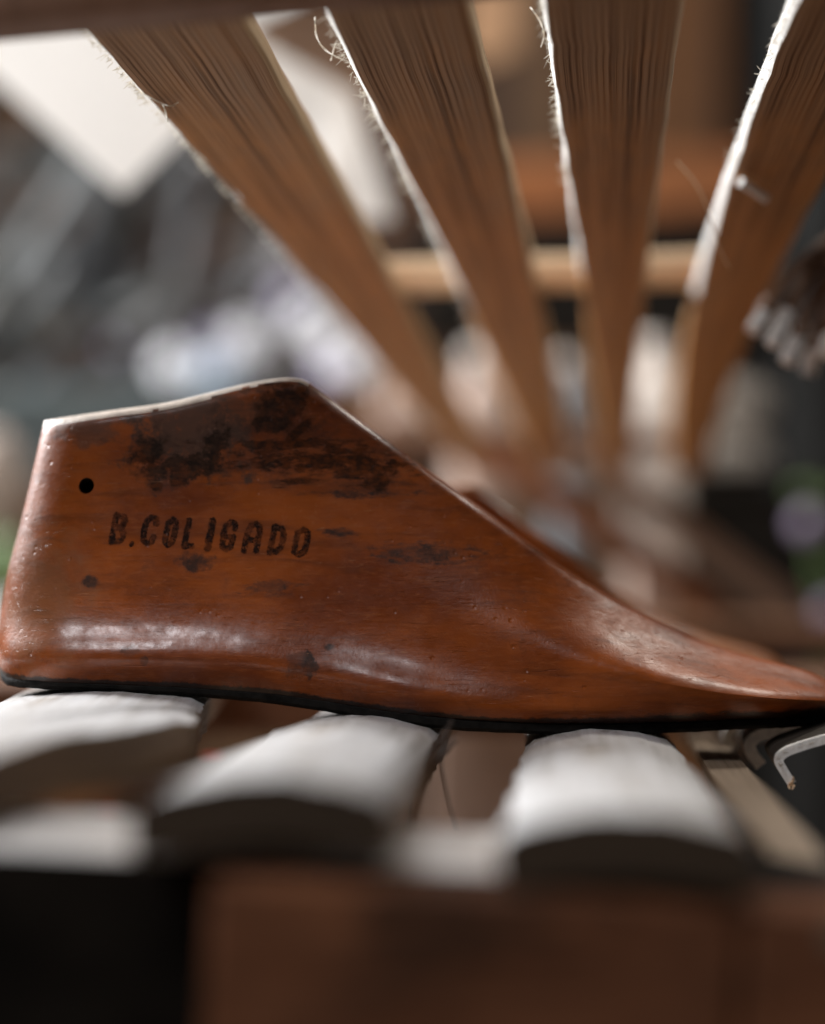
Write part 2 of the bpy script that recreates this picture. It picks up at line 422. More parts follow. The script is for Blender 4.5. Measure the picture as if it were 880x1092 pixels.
    return k.m

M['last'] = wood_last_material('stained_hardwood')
M['last_plain'] = wood_last_material('plain_hardwood', False, (1.15, 1.6, 2.2))
M['last_pale'] = wood_last_material('pale_hardwood', False, (1.0, 1.9, 3.4))
M['last_grey'] = plain('dusty_grey_wood', (.15, .13, .11), .7, .2, 40)
M['sole'] = plain('black_leather_edge', (.008, .007, .006), .8, .5, 250, spec=.15)
M['ink'] = plain('black_stamp_ink', (.012, .008, .006), .6, .3, 400, spec=.15)
k_ = NT('worn_stamp_ink'); k_.b.inputs['Base Color'].default_value = (.012, .008, .006, 1); k_.b.inputs['Roughness'].default_value = .6; k_.b.inputs['Specular IOR Level'].default_value = .12
oc_ = k_.coord('Object'); a_ = k_.ramp(k_.noise(oc_, 900, 4, .7), .34, .55, .35, .96); b_ = k_.ramp(k_.noise(oc_, 230, 3, .6), .36, .58, .5, 1)
k_.put(k_.b.inputs['Alpha'], k_.math('MULTIPLY', k_.math('MULTIPLY', a_, b_), .88)); M['stamp'] = k_.m

M['rim_light_top'] = plain('rim_light_edge', (.66, .56, .47), .5, .15, 200)  # white rim light on the top and bevel, painted as pale base colour
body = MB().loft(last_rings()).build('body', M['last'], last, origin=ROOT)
body.data.materials.append(M['rim_light_top'])
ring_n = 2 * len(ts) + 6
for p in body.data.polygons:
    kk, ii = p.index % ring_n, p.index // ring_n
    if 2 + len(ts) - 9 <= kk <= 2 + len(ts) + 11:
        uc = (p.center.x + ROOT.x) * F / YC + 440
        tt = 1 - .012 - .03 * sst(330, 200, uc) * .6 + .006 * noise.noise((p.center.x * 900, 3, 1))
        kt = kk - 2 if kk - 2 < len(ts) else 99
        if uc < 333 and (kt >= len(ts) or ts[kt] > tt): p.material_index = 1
bm_ = bmesh.new(); bm_.from_mesh(body.data); bmesh.ops.remove_doubles(bm_, verts=bm_.verts, dist=1e-6)
bmesh.ops.dissolve_degenerate(bm_, edges=bm_.edges, dist=1e-6)
bmesh.ops.recalc_face_normals(bm_, faces=bm_.faces)
if bm_.calc_volume(signed=True) < 0: bmesh.ops.reverse_faces(bm_, faces=bm_.faces)
bm_.to_mesh(body.data); bm_.free()
sole_m = MB().loft(last_rings(True)).build('sole', M['sole'], last, origin=ROOT)
# plain copy of the mesh for the lasts behind (before the hole is drilled)
plain_body_mesh = body.data.copy(); plain_body_mesh.name = 'plain_body'
plain_body_mesh.materials.clear(); plain_body_mesh.materials.append(M['last_plain'])

# the drilled hole near the heel: a real bore cut into the wood
def surf(bvh, u, v):
    o = P(u, v, .3) - ROOT; d = (P(u, v, .8) - P(u, v, .3)).normalized()
    h = bvh.ray_cast(o, d); return h[0], h[1]
bm = bmesh.new(); bm.from_mesh(body.data); bvh = BVHTree.FromBMesh(bm); bm.free()
hp, hn = surf(bvh, 92, 518)
cut_me = bpy.data.meshes.new('bore'); cb = bmesh.new()
bmesh.ops.create_cone(cb, cap_ends=True, segments=28, radius1=.0026, radius2=.0026, depth=.03)
q = (-hn).to_track_quat('Z', 'Y').to_matrix().to_4x4()
bmesh.ops.transform(cb, matrix=Matrix.Translation(hp) @ q, verts=cb.verts); bmesh.ops.recalc_face_normals(cb, faces=cb.faces); cb.to_mesh(cut_me); cb.free()
cut_me.materials.append(M['ink'])
cutter = bpy.data.objects.new('bore', cut_me); COL.objects.link(cutter); cutter.location = ROOT
md = body.modifiers.new('bore', 'BOOLEAN'); md.object = cutter; md.operation = 'DIFFERENCE'; md.solver = 'FAST'
bpy.context.view_layer.update()
dg = bpy.context.evaluated_depsgraph_get()
newm = bpy.data.meshes.new_from_object(body.evaluated_get(dg))
body.modifiers.clear(); body.data = newm
newm.materials.append(M['ink'])
for p in newm.polygons:
    p.use_smooth = True
    r_ = p.center - hp; ax_ = r_.dot(hn)
    if (r_ - hn * ax_).length < .0030 and ax_ < -.0012: p.material_index = 2
newm.set_sharp_from_angle(angle=math.radians(40))
bpy.data.objects.remove(cutter)

# stamped lettering: a thin worn film of ink lying on the wood
G = {
 'B': [[(.12, 0), (.12, 1)], [(.12, .96), (.7, .94), (.86, .78), (.7, .56), (.12, .5)], [(.6, .52), (.92, .32), (.84, .08), (.6, .02), (.12, .04)]],
 'C': [[(.88, .74), (.8, .93), (.5, .98), (.2, .85), (.12, .5), (.2, .15), (.5, .02), (.8, .08), (.88, .26)]],
 'O': [[(.5, .97), (.18, .85), (.12, .5), (.18, .15), (.5, .03), (.82, .15), (.88, .5), (.82, .85), (.5, .97)]],
 'L': [[(.2, 1), (.18, .03)], [(.18, .04), (.9, .05)]],
 'I': [[(.5, 0), (.5, 1)]],
 'G': [[(.88, .76), (.8, .94), (.5, .98), (.2, .85), (.12, .5), (.2, .15), (.5, .02), (.84, .12), (.88, .46)], [(.88, .46), (.55, .46)]],
 'A': [[(.12, 0), (.14, .7), (.3, .93), (.55, .98), (.78, .9), (.88, .7), (.88, 0)], [(.14, .38), (.86, .38)]],
 'D': [[(.14, 0), (.14, 1)], [(.14, .96), (.6, .94), (.84, .75), (.88, .5), (.84, .22), (.6, .05), (.14, .04)]],
 '.': [[(.45, .05), (.55, .15)]],
}
WORD = [('B', 117, 137, 549, 578), ('.', 137.5, 143.5, 572, 581), ('C', 149, 170, 551, 580), ('O', 173, 191, 553, 582), ('L', 194, 211, 555, 583.5), ('I', 217.5, 231, 556, 584.5),
        ('G', 233, 254, 556.5, 586.5), ('A', 258, 281, 558, 587), ('D', 285.5, 306.5, 561.5, 589.5), ('O', 310, 332.5, 564, 592.5)]
def segd(p, a, b):
    ax, ay = a; bx, by = b; dx, dy = bx - ax, by - ay
    t = max(0, min(1, ((p[0]-ax)*dx + (p[1]-ay)*dy) / (dx*dx + dy*dy + 1e-9)))
    return math.hypot(p[0] - ax - t*dx, p[1] - ay - t*dy)
lv, lf = [], []
for gi, (ch, u0, u1, v0, v1) in enumerate(WORD):
    w, h = u1 - u0, v1 - v0; sl = .20 * h if ch != '.' else 0
    strokes = [[(u0 + x * (w - sl) + y * sl, v1 - y * h) for x, y in st] for st in G[ch]]
    hwid = 3.3 if ch != 'I' else 4.0
    if ch == '.': hwid = 2.6
    st = .5; idx = {}
    nx, ny = int((w + 10) / st), int((h + 10) / st)
    def vid(i, j):
        if (i, j) not in idx:
            u, v = u0 - 5 + i * st, v0 - 5 + j * st
            p, nn = surf(bvh, u, v); idx[(i, j)] = len(lv); lv.append(p + nn * .00012)
        return idx[(i, j)]
    for i in range(nx):
        for j in range(ny):
            c_ = (u0 - 5 + (i + .5) * st, v0 - 5 + (j + .5) * st)
            d_ = min(segd(c_, a, b) for s_ in strokes for a, b in zip(s_, s_[1:]))
            nz = noise.noise((c_[0] * .45, c_[1] * .45, 2.0)) * .9 + noise.noise((c_[0] * 1.3, c_[1] * 1.3, 7.0)) * .5
            worn = noise.noise((c_[0] * .16, c_[1] * .22, 9.0)) * .5 + noise.noise((c_[0] * .8, c_[1] * .8, 4.0)) * .75
            if d_ + nz < hwid and worn < .40: lf.append((vid(i, j), vid(i+1, j), vid(i+1, j+1), vid(i, j+1)))
lm = bpy.data.meshes.new('lettering'); lm.from_pydata([tuple(p) for p in lv], [], lf)
lm.materials.append(M['stamp'])
lo = bpy.data.objects.new('lettering', lm); COL.objects.link(lo); lo.parent = last

# ------------------------------------------------------------------ lower slatted shelf
def slat_rings(path, hw, thick, arch, seed, flip=False, end_jag=0.0, skew=0.0, nodes=(), nseg=130, nx=16, edge=.0012, tip=None):
    """path: f(t)->(x, y, z of the crest); hw: f(t)->half width. Convex top when arch>0."""
    rings = []
    for i in range(nseg + 1):
        t = i / nseg; c = Vector(path(t)); w = hw(t)
        a = Vector(path(min(1, t + .02))) - Vector(path(max(0, t - .02))); a.z = 0; a.normalize()
        side = Vector((a.y, -a.x, 0))
        bump_ = sum(.0013 * math.exp(-((c.y - q_ + .002 * math.sin(seed + t * 7)) / .0035) ** 2) - .0007 * math.exp(-((c.y - q_ - .005) / .002) ** 2) for q_ in nodes)
        ring = []
        for k in range(nx + 1):
            s = -1 + 2 * k / nx
            jag = end_jag * (1 - sst(0, .12, t)) * (noise.noise((s * 2.2, seed, 0)) + s * .6)
            jag += skew * max(0, (s + .15) / 1.15) * (1 - t) ** 3
            e = edge * noise.noise((t * 40, seed, s)) if abs(s) == 1 else 0
            ring.append(c + side * (s * w + e) + a * jag + Vector((0, 0, -arch * s * s - (.0015 if abs(s) == 1 else 0) + bump_ + .0006 * noise.noise((s * 3, t * 14, seed)) + .0003 * noise.noise((s * 14, t * 5, seed)))))
        for k in range(nx, -1, -1):
            s = -1 + 2 * k / nx
            jag = end_jag * (1 - sst(0, .12, t)) * (noise.noise((s * 2.2, seed, 0)) + s * .6)
            jag += skew * max(0, (s + .15) / 1.15) * (1 - t) ** 3
            e = edge * noise.noise((t * 40, seed + 3, s)) if abs(s) == 1 else 0
            ring.append(c + side * (s * w * .985 + e) + a * jag + Vector((0, 0, -arch * s * s * .75 - thick + (.0015 if abs(s) == 1 else 0))))
        rings.append(ring)
    return rings

def split_faces(o, fn):
    """assign material slot by a function of face (normal, centre, index)"""
    for p in o.data.polygons: p.material_index = fn(p)

shelf = thing('slatted_shelf', P(440, 940, .46), 'lower shelf of convex pale slats on a brown front rail, under the shoe last', 'shelf')
so = shelf.location.copy()
# (front centre u,v at depth .372, width px there, crest z at .55, centre u at depth .55, jag)
lower = [(-10, 812, .372, 360, -.0570, 105, .010),
         (280, 829, .3525, 276, -.0642, 388, .004),
         (668, 867, .3525, 270, -.0690, 640, .0),
         (-390, 830, .3585, 250, -.0600, -190, .004)]
for i, (u, v, d0, wpx, z55, u55, jag) in enumerate(lower):
    a = P(u, v, d0); b = Vector(((u55 - 440) * .55 / F, .55, CZ + z55))
    dir_ = (b - a) / (b.y - a.y)
    def path(t, a=a, dir_=dir_, sd=i):
        y = t ** 1.4 * (1.30 - a.y)
        p = a + dir_ * y
        p.z = a.z + dir_.z * min(y, .3) + .0012 * noise.noise((y * 6, sd, 0))
        return p
    w0 = wpx * d0 / F / 2
    rings = slat_rings(path, lambda t, w0=w0: w0 * (1 - .25 * t), .0135, (.004, .0055, .0048, .006, .006)[i], i * 5.3, end_jag=jag, skew=.10 if i == 0 else 0, nodes=((.452, .70), (.505, .78), (.462, .74), (.5,))[i])
    o = MB().loft(rings).build('slat', M['slat_top'], shelf, origin=so)
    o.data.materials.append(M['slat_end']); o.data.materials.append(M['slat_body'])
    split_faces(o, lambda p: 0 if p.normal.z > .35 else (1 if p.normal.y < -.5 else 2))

rz = CZ - .0752
tilt_m = Matrix.Rotation(math.radians(2.8), 3, 'Y')
def rz_at(x): return rz - .049 * x
def rail_piece(x0, x1, y0, y1, top, h, mat, name, topmat=None):
    xm = (x0 + x1) / 2
    o = MB().box((xm, (y0 + y1) / 2, rz_at(xm) + top - h / 2), (x1 - x0, y1 - y0, h), tilt_m, bevel=.002).build(name, M[mat], shelf, origin=so)
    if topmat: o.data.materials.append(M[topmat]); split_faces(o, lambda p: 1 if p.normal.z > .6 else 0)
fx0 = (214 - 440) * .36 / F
rail_piece(-.40, .066, .369, .4125, 0, .07, 'dark_rail', 'front_rail', 'rail_top_lit')
rail_piece(.0665, .45, .369, .4125, -.001, .07, 'dark_rail', 'front_rail')
rail_piece(fx0, .066, .353, .3688, -.002, .10, 'facing', 'facing_board')
rail_piece(.0665, .45, .353, .3688, -.002, .10, 'facing', 'facing_board')
bp = [P(912, 990, .352), P(875, 948, .375), P(835, 890, .42), P(800, 848, .465), P(778, 822, .52), P(764, 802, .58), P(742, 776, .68)]
MB().loft([[p + Vector((-.0062, 0, 0)), p + Vector((.0062, 0, .0)), p + Vector((.006, 0, -.004)), p + Vector((-.006, 0, -.004))] for p in bp]).build('batten', M['batten'], shelf, origin=so)
for yb in (.80, 1.2):
    MB().box((0.05, yb, CZ - .088), (.9, .05, .026), bevel=.003).build('cross_rail', M['rail'], shelf, origin=so)

# ------------------------------------------------------------------ upper slatted shelf (seen from below)
def zup(d): return .137 - .23 * (d - .54)
def d_of_v(v): return (.137 + .23 * .54) / ((546 - v) / F + .23)
upper = thing('slatted_shelf', (0.1, .7, CZ + .16), 'upper shelf of tapering brown bamboo slats fanning overhead, seen from below', 'shelf')
uo = upper.location.copy()
edges = [([(20, 75), (140, 181), (250, 279), (385, 399), (450, 450)], [(0, 250), (170, 345), (360, 450), (450, 500)]),
         ([(0, 335), (130, 399), (262, 464), (360, 509), (480, 560)], [(0, 500), (120, 529), (230, 555), (330, 578), (480, 606)]),
         ([(0, 575), (120, 593), (250, 611), (400, 632), (490, 642)], [(0, 730), (120, 714), (270, 692), (380, 682), (490, 674)]),
         ([(0, 848), (110, 805), (220, 766), (320, 738), (490, 716)], [(0, 985), (120, 930), (200, 882), (330, 806), (440, 770), (490, 758)])]
def fit(tr):
    pts = [(d_of_v(v), (u - 440) * d_of_v(v) / F) for v, u in tr]
    pts.sort(); n_ = len(pts)
    # quadratic least squares x(d)
    S_ = [sum(p[0] ** k for p in pts) for k in range(5)]; T_ = [sum(p[1] * p[0] ** k for p in pts) for k in range(3)]
    A = Matrix(((S_[0], S_[1], S_[2]), (S_[1], S_[2], S_[3]), (S_[2], S_[3], S_[4])))
    c = A.inverted() @ Vector(T_)
    return lambda d: c[0] + c[1] * d + c[2] * d * d
def tube_fibre(mb, p, direction, length, r, curl, rng, n=6):
    pts = []; d = Vector(direction).normalized(); q = Vector(p)
    ax = Vector((rng.uniform(-1, 1), rng.uniform(-1, 1), rng.uniform(-1, 1))).normalized()
    for i in range(n):
        pts.append(q.copy()); q += d * length / n
        d.rotate(Matrix.Rotation(curl / n, 3, ax))
    mb.tube(pts, r, r * .4, 4)
TH = .0088
for i, (le, re_) in enumerate(edges):
    fl, fr = fit(le), fit(re_)
    rings = []; nseg = 90
    for j in range(nseg + 1):
        d = .415 + (1.035 - .415) * (j / nseg) ** 1.25
        x0, x1 = fl(d), fr(d); z = CZ + zup(d) + .0018 * noise.noise((d * 5, i * 3.1, 0))
        x0 += .0007 * noise.noise((d * 60, i, 1)) + .0004 * noise.noise((d * 260, i, 2))
        x1 += .0006 * noise.noise((d * 50, i, 3))
        sl = ((fl(d + .01) - fl(d)) / .01, (fr(d + .01) - fr(d)) / .01)
        b = min(.0016, (x1 - x0) * .2); bs = .0006
        lower_side = []
        nb = 10
        prof = [(x0, TH * .55), (x0 + .0003, .0030), (x0 + min(.0026 if i < 2 else .0016, (x1 - x0) * .16), .0002)]
        prof += [(x0 + b + (x1 - x0 - 2 * b) * k / nb, -.0008 * math.sin(math.pi * k / nb) - .00025 * noise.noise((k * 1.7, d * 2, i))) for k in range(nb + 1)]
        prof[3] = (max(prof[3][0], prof[2][0] + .0002), prof[3][1])
        prof += [(x1 - b * .4, bs * .5), (x1, bs * 2), (x1, TH * .6), (x1 - b, TH), (x0 + b, TH)]
        rings.append([Vector((px, d, z + pz)) for px, pz in prof])
    o = MB().loft(rings).build('slat', M['slat_under'], upper, origin=uo)
    o.data.materials.append(M['lit_cut_edge']); o.data.materials.append(M['slat_side'])
    npf = len(prof)
    for p in o.data.polygons:
        kk = p.index % npf
        if p.index < npf * nseg and kk in (0, 1, npf - 1): p.material_index = 1 if p.center.y + uo.y < .735 + .03 * math.sin(i * 2.1) else (2 if kk != 1 else 0)
        elif p.index < npf * nseg and npf - 6 <= kk <= npf - 4: p.material_index = 2
    # frayed fibres along the left cut edge
    rng = random.Random(40 + i); mb = MB()
    for c in range(44):
        d = rng.uniform(.445, .63)
        d0 = d
        for m in range(rng.randint(1, 5)):
            d = d0 + rng.uniform(-.006, .006)
            tube_fibre(mb, (fl(d) + .0002, d, CZ + zup(d) + TH * rng.uniform(.0, .5)),
                       (rng.uniform(-.9, .15), rng.uniform(-.8, .8), rng.uniform(-.7, .25)), rng.uniform(.0010, .0050), .00017, rng.uniform(-.9, .9), rng)
    if i < 2:      # shaggy lower left edge
        for c in range((420, 200)[i]):
            d = .45 + .5 * rng.random() ** 1.1
            tube_fibre(mb, (fl(d) + .0006, d, CZ + zup(d) + .0008), (-.8 + rng.uniform(-.3, .2), rng.uniform(-.9, .9), rng.uniform(-.9, -.1)),
                       rng.uniform(.0006, .0024) * (1 + 1.6 * (d - .45)), .00016 + .0003 * (d - .45), rng.uniform(-.8, .8), rng, 4)
    stuff(mb.build('frayed_fibre', M['fibre'], upper, origin=uo))
# long loose fibres, each placed where it curls off a slat
strands = [[(138, 88), (152, 99), (168, 108), (181, 113), (190, 109)], [(174, 112), (177, 121), (179, 130)], [(336, 18), (337, 36), (344, 50), (358, 60), (383, 70)], [(353, 64), (356, 52), (358, 46)],
           [(566, 8), (576, 22), (580, 38), (577, 50)], [(838, 62), (850, 68), (866, 69), (880, 67)]]
mb = MB()
for s_ in strands:
    k0 = len(s_); d0 = .552
    pts = []
    sx = smooth_tab([(i, p[0]) for i, p in enumerate(s_)]); sy = smooth_tab([(i, p[1]) for i, p in enumerate(s_)])
    for q in range((k0 - 1) * 5 + 1): pts.append(P(sx(q / 5), sy(q / 5), d0 - .004 * math.sin(q)))
    mb.tube(pts, .0003, .00018, 5)
stuff(mb.build('loose_fibre', M['fibre'], upper, origin=uo))
mb = MB()
for s_, d0 in (([(722, 172), (742, 196), (756, 226), (766, 262), (778, 286)], .60),):
    sx = smooth_tab([(i, p[0]) for i, p in enumerate(s_)]); sy = smooth_tab([(i, p[1]) for i, p in enumerate(s_)])
    mb.tube([P(sx(q / 5), sy(q / 5), d0) for q in range((len(s_) - 1) * 5 + 1)], .00032, .0002, 5)
stuff(mb.build('loose_fibre', M['crossbar'], upper, origin=uo))
mb = MB(); mb.tube([P(790, 194, .610), P(803, 202, .614), P(817, 212, .618)], .0018, .0016, 7)
mb.build('splinter', M['lit_cut_edge'], upper, origin=uo)
# cross sticks lying over the slats, the rail the slats end on, and the rail under their front
for dd, r_, mt, xa, xb in ((.76, .0080, 'crossbar', -.0165, .1355), (1.022, .006, 'rail', -.03, .165)):
    zc = CZ + zup(dd) + TH + r_
    MB().tube([(xa + (xb - xa) * q / 3, dd + .002 * (q % 2), zc + .001 * (q % 2) + (.0014 * q if mt == 'crossbar' else 0)) for q in range(4)], r_, r_, 12).build('cross_stick', M[mt], upper, origin=uo)
MB().box((0.0, .452, CZ + .1411), (.62, .022, .010), Matrix.Rotation(math.radians(-5.1), 3, 'Y'), bevel=.002).build('front_rail', M['rail'], upper, origin=uo)

# ------------------------------------------------------------------ split cane ends and loose hairs by the toe
def ribbon(mb, pts, depth, th, dback=.0):
    """thin strip standing on edge: follows pts in the picture plane, runs back in depth"""
    rings = []
    for i, p in enumerate(pts):
        a = pts[min(i+1, len(pts)-1)] - pts[max(i-1, 0)]; a.normalize()
        nrm = Vector((-a.z, 0, a.x)) * th
        back = Vector((0.10 * depth, depth, .0))
        rings.append([p - nrm, p + nrm, p + nrm + back, p - nrm + back])
    mb.loft(rings)
canes = [('split_cane', [(900, 771), (835, 772), (800, 777), (779, 780), (776, 788), (784, 799)], .60, .0011, 'rearmost of the three bent cane ends below the toe, a short blunt hook'),
         ('split_cane', [(905, 776), (870, 777), (835, 780), (810, 785), (800, 794), (803, 805), (812, 817)], .565, .0013, 'middle one of the three bent cane ends below the toe, broad pale hook'),
         ('split_cane', [(905, 783), (880, 789), (856, 796), (838, 803), (831, 811), (836, 822), (845, 836)], .528, .0009, 'front frayed bent cane end below the toe, sharp with a tan tip')]
for nm, pth, dd, th, lab in canes:
    sx = smooth_tab([(i, p[0]) for i, p in enumerate(pth)]); sy = smooth_tab([(i, p[1]) for i, p in enumerate(pth)])
    pts = [P(sx(q / 6), sy(q / 6), dd) for q in range((len(pth) - 1) * 6 + 1)]
    t = thing(nm, pts[-1], lab, 'cane')
    mb = MB(); ribbon(mb, [p + Vector((0, .0016, 0)) for p in pts], .030, th * .9); mb.build('strip', M['hook'], t, origin=pts[-1])
    mb = MB(); ribbon(mb, pts, .0030, th * 1.5); mb.build('lit_cut_edge', M['lit_cut_edge'], t, origin=pts[-1])
    if dd < .54:
        rng = random.Random(5); mb = MB()
        for q in range(60):
            p = pts[rng.randint(4, len(pts) - 4)]
            tube_fibre(mb, p, (rng.uniform(-1, .3), rng.uniform(-.6, .2), rng.uniform(-.2, 1)), rng.uniform(.0008, .0026), .00009, rng.uniform(-2, 2), rng, 4)
        stuff(mb.build('frayed_fibre', M['fibre'], t, origin=pts[-1]))
        mb = MB()
        for q in range(7):
            tube_fibre(mb, pts[-1] + Vector((rng.uniform(-.001, .001), 0, rng.uniform(-.001, .001))), (rng.uniform(-1, 1), -.5, rng.uniform(-1, 1)), .0022, .0005, 1, rng, 4)
        stuff(mb.build('frayed_tip', M['crossbar'], t, origin=pts[-1]))
hairs = [([(482, 768), (474, 790), (470, 812), (476, 845), (487, 884)], .50, 'thin dark fibre hanging from under the shoe last, the nearer to the toe'),
         ([(478, 778), (460, 800), (446, 830), (440, 866), (436, 905)], .49, 'thin dark fibre curving down beneath the middle of the shoe last'),
         ([(487, 788), (462, 812), (436, 836), (408, 866), (392, 886)], .48, 'long bent fibre slanting down to the second front slat')]
for pth, dd, lab in hairs:
    sx = smooth_tab([(i, p[0]) for i, p in enumerate(pth)]); sy = smooth_tab([(i, p[1]) for i, p in enumerate(pth)])
    pts = [P(sx(q / 5), sy(q / 5), dd) for q in range((len(pth) - 1) * 5 + 1)]
    mb = MB(); mb.tube(pts, .00055, .0003, 5); tag(mb.build('loose_fibre', M['hair'], origin=pts[-1]), lab, 'fibre')

# ------------------------------------------------------------------ lasts standing behind the big one
def last_copy(loc, scale, rotz, mat, label, tilt=0):
    r = last.copy(); COL.objects.link(r)
    r['label'] = label; r['category'] = 'shoe last'; r['group'] = 'shoe lasts behind the large one'
    r.location = loc; r.scale = (scale,) * 3; r.rotation_euler = (0, tilt, rotz)
    b = body.copy(); b.data = plain_body_mesh if mat == 'last_plain' else plain_body_mesh.copy()
    if mat != 'last_plain': b.data.materials.clear(); b.data.materials.append(M[mat])
    COL.objects.link(b); b.parent = r
    s = sole_m.copy(); COL.objects.link(s); s.parent = r
    return r
last_copy(P(578, 733, .668), .665, 0.0, 'last_plain', 'brown shoe last directly behind the large one, its slope showing as a strip')
def brace(p0, p1, w, mat, label, name='brace'):
    d_ = (p1 - p0).normalized(); n_ = Vector((-d_.z, 0, d_.x)) * w / 2; t_ = Vector((0, .018, 0))
    rs = [[p - n_ * f, p + n_ * f, p + n_ * f + t_, p - n_ * f + t_] for p, f in ((p0, .9), (p0.lerp(p1, .03), 1), (p0.lerp(p1, .5) + n_ * .12, 1.04), (p0.lerp(p1, .97), 1), (p1, .9))]
    return tag(MB().loft(rs).build(name, mat, origin=p1), label, name)
M['pinkish'] = bamboo('pinkish_brown_wood', (.42, .19, .10), (.22, .10, .06), (.50, .30, .21), grain=120, contrast=.5)
M['greyed'] = bamboo('greyed_brown_wood', (.34, .22, .155), (.17, .11, .075), (.36, .27, .21), grain=120, contrast=.5)
brace(P(515, 478, .96), P(765, 650, .99), .0145, M['pinkish'], 'pinkish-brown diagonal wooden brace just behind the slope of the lasts')
brace(P(622, 484, 1.08), P(850, 655, 1.10), .0165, M['greyed'], 'greyer diagonal wooden brace farther back, ending right above the toe')
tag(MB().box(P(690, 622, 1.25), (.030, .03, .052), bevel=.004).build('pale_block', M['pink_pl'], origin=P(690, 648, 1.25)), 'small pale block between the two diagonal braces', 'block')

# ------------------------------------------------------------------ bundle of cane strips hanging at the right
bun = thing('cane_bundle', P(925, 225, .67), 'bundle of thin cane strips with pale blunt tips hanging at the right edge', 'cane bundle')
tips = [(806, 348), (826, 362), (842, 380), (864, 392), (882, 374), (815, 333), (897, 386), (852, 358), (832, 346)]
M['cane'] = bamboo('brown_cane', (.24, .14, .085), (.10, .055, .03), (.30, .21, .15), grain=300)
for i, (tu, tv) in enumerate(tips):
    dd = .67 + R.uniform(-.03, .03)
    a = P(925 + R.uniform(-12, 14), 222 + R.uniform(-14, 22), .67); b = P(tu, tv, dd)
    pts = [a.lerp(b, k / 6) + Vector((0, 0, .006 * math.sin(math.pi * k / 6))) for k in range(7)]
    s_ = MB().tube(pts, .0018, .0024, 7).build('strip', M['cane'], bun, origin=bun.location)
    e = MB().tube([pts[-1] - (pts[-1] - pts[-2]) * .5, pts[-1], pts[-1] + (pts[-1] - pts[-2]) * .18], .0034, .0030, 8)
    e.build('tip', M['lit_cut_edge'], s_, origin=bun.location)

# ------------------------------------------------------------------ blurred things behind
def poly_sheet(name, px, d, th, mat, label, cat, group=None, tilt=0.0):
    """a flat sheet of real thickness; px are the corners where it stands"""
    front = [P(u, v, d + tilt * (v - px[0][1])) for u, v in px]; back = [p + Vector((0, th, 0)) for p in front]
    c = sum(front, Vector()) / len(front)
    o = MB().loft([front, back]).build(name, mat, origin=c, smooth=False)
    return tag(o, label, cat, group)
poly_sheet('plastic_sheet', [(130, 206), (-130, -25), (120, -320), (330, 10)], .92, .0015, M['white_sheet'], 'bright white sheet with one corner hanging down at upper left', 'sheet')
poly_sheet('plastic_sheet', [(240, 5), (372, 82), (420, 235), (372, 232), (300, 150), (225, 60)], .95, .0015, M['white_sheet'], 'white sheet strip seen through the gap between first and second upper slats', 'sheet')
poly_sheet('wooden_board', [(262, 30), (345, -10), (400, 40), (384, 98)], .90, .015, bamboo('tan_board', (.36, .23, .14), (.2, .12, .07), (.4, .28, .18), grain=60), 'tan board end behind the gap between first and second slats', 'board')
poly_sheet('cardboard_piece', [(495, -20), (556, -20), (552, 52), (520, 66), (490, 50)], 1.5, .01, plain('tan_card', (.48, .28, .15), .8, .1), 'tan cardboard piece at top behind the gap between second and third slats', 'cardboard')

tb = P(358, 168, .93)
tag(MB().tube([P(356, 186, .93), P(364, 95, .93)], .0062, .0055, 14).build('white_tube', M['white_sheet'], origin=tb), 'short white tube standing in the gap between first and second upper slats', 'tube')
bc = P(640, 205, 1.75)
tag(MB().box(bc, (.34, .06, .062), Matrix.Rotation(math.radians(-2), 3, 'Y'), bevel=.004).build('wooden_beam', board_mat('russet_beam', (.40, .15, .055), (.28, .10, .035), (.12, .05, .02)), origin=bc), 'horizontal russet wooden beam behind the upper slats near the top centre', 'beam')['kind'] = 'thing'
bc = P(640, 303, 1.68)
tag(MB().box(bc, (.36, .05, .122), bevel=.004).build('wooden_beam', M['dark_rail'], origin=bc), 'broad nearly black beam just under the russet one behind the slats', 'beam')['kind'] = 'thing'

def bottle(name, u, v_top, v_bot, wpx, d, mat, label, cat='bottle'):
    b = P(u, v_bot, d); h = (v_bot - v_top) * d / F; r = wpx * d / F / 2
    t = thing(name, b, label, cat)
    prof = [(0, 0), (.92, 0), (1, .03), (1, .66), (.95, .74), (.6, .86), (.42, .9), (.42, .93), (0, .93)]
    def lathe(pr):
        return [[b + Vector((max(q, .001) * r * math.cos(a), q * r * math.sin(a), z * h)) for a in [2*math.pi*k/24 for k in range(24)]] for q, z in pr]
    MB().loft(lathe(prof)).build('body', mat, t, origin=b)
    MB().loft(lathe([(0, .932), (.46, .932), (.5, .94), (.5, .99), (.44, 1.0), (0, 1.0)])).build('cap', M['white_pl'], t, origin=b)
    return t
bottle('plastic_bottle', 695, 362, 618, 66, 1.38, M['white_pl'], 'white plastic bottle behind the gap between third and fourth slats')
bottle('plastic_bottle', 512, 372, 625, 62, 1.40, M['pink_pl'], 'pinkish plastic bottle behind the gap between first two middle slats')
bottle('plastic_bottle', 602, 380, 625, 34, 1.36, plain('grey_blue_plastic', (.22, .24, .26), .35), 'slim grey-blue bottle behind the third slat gap')

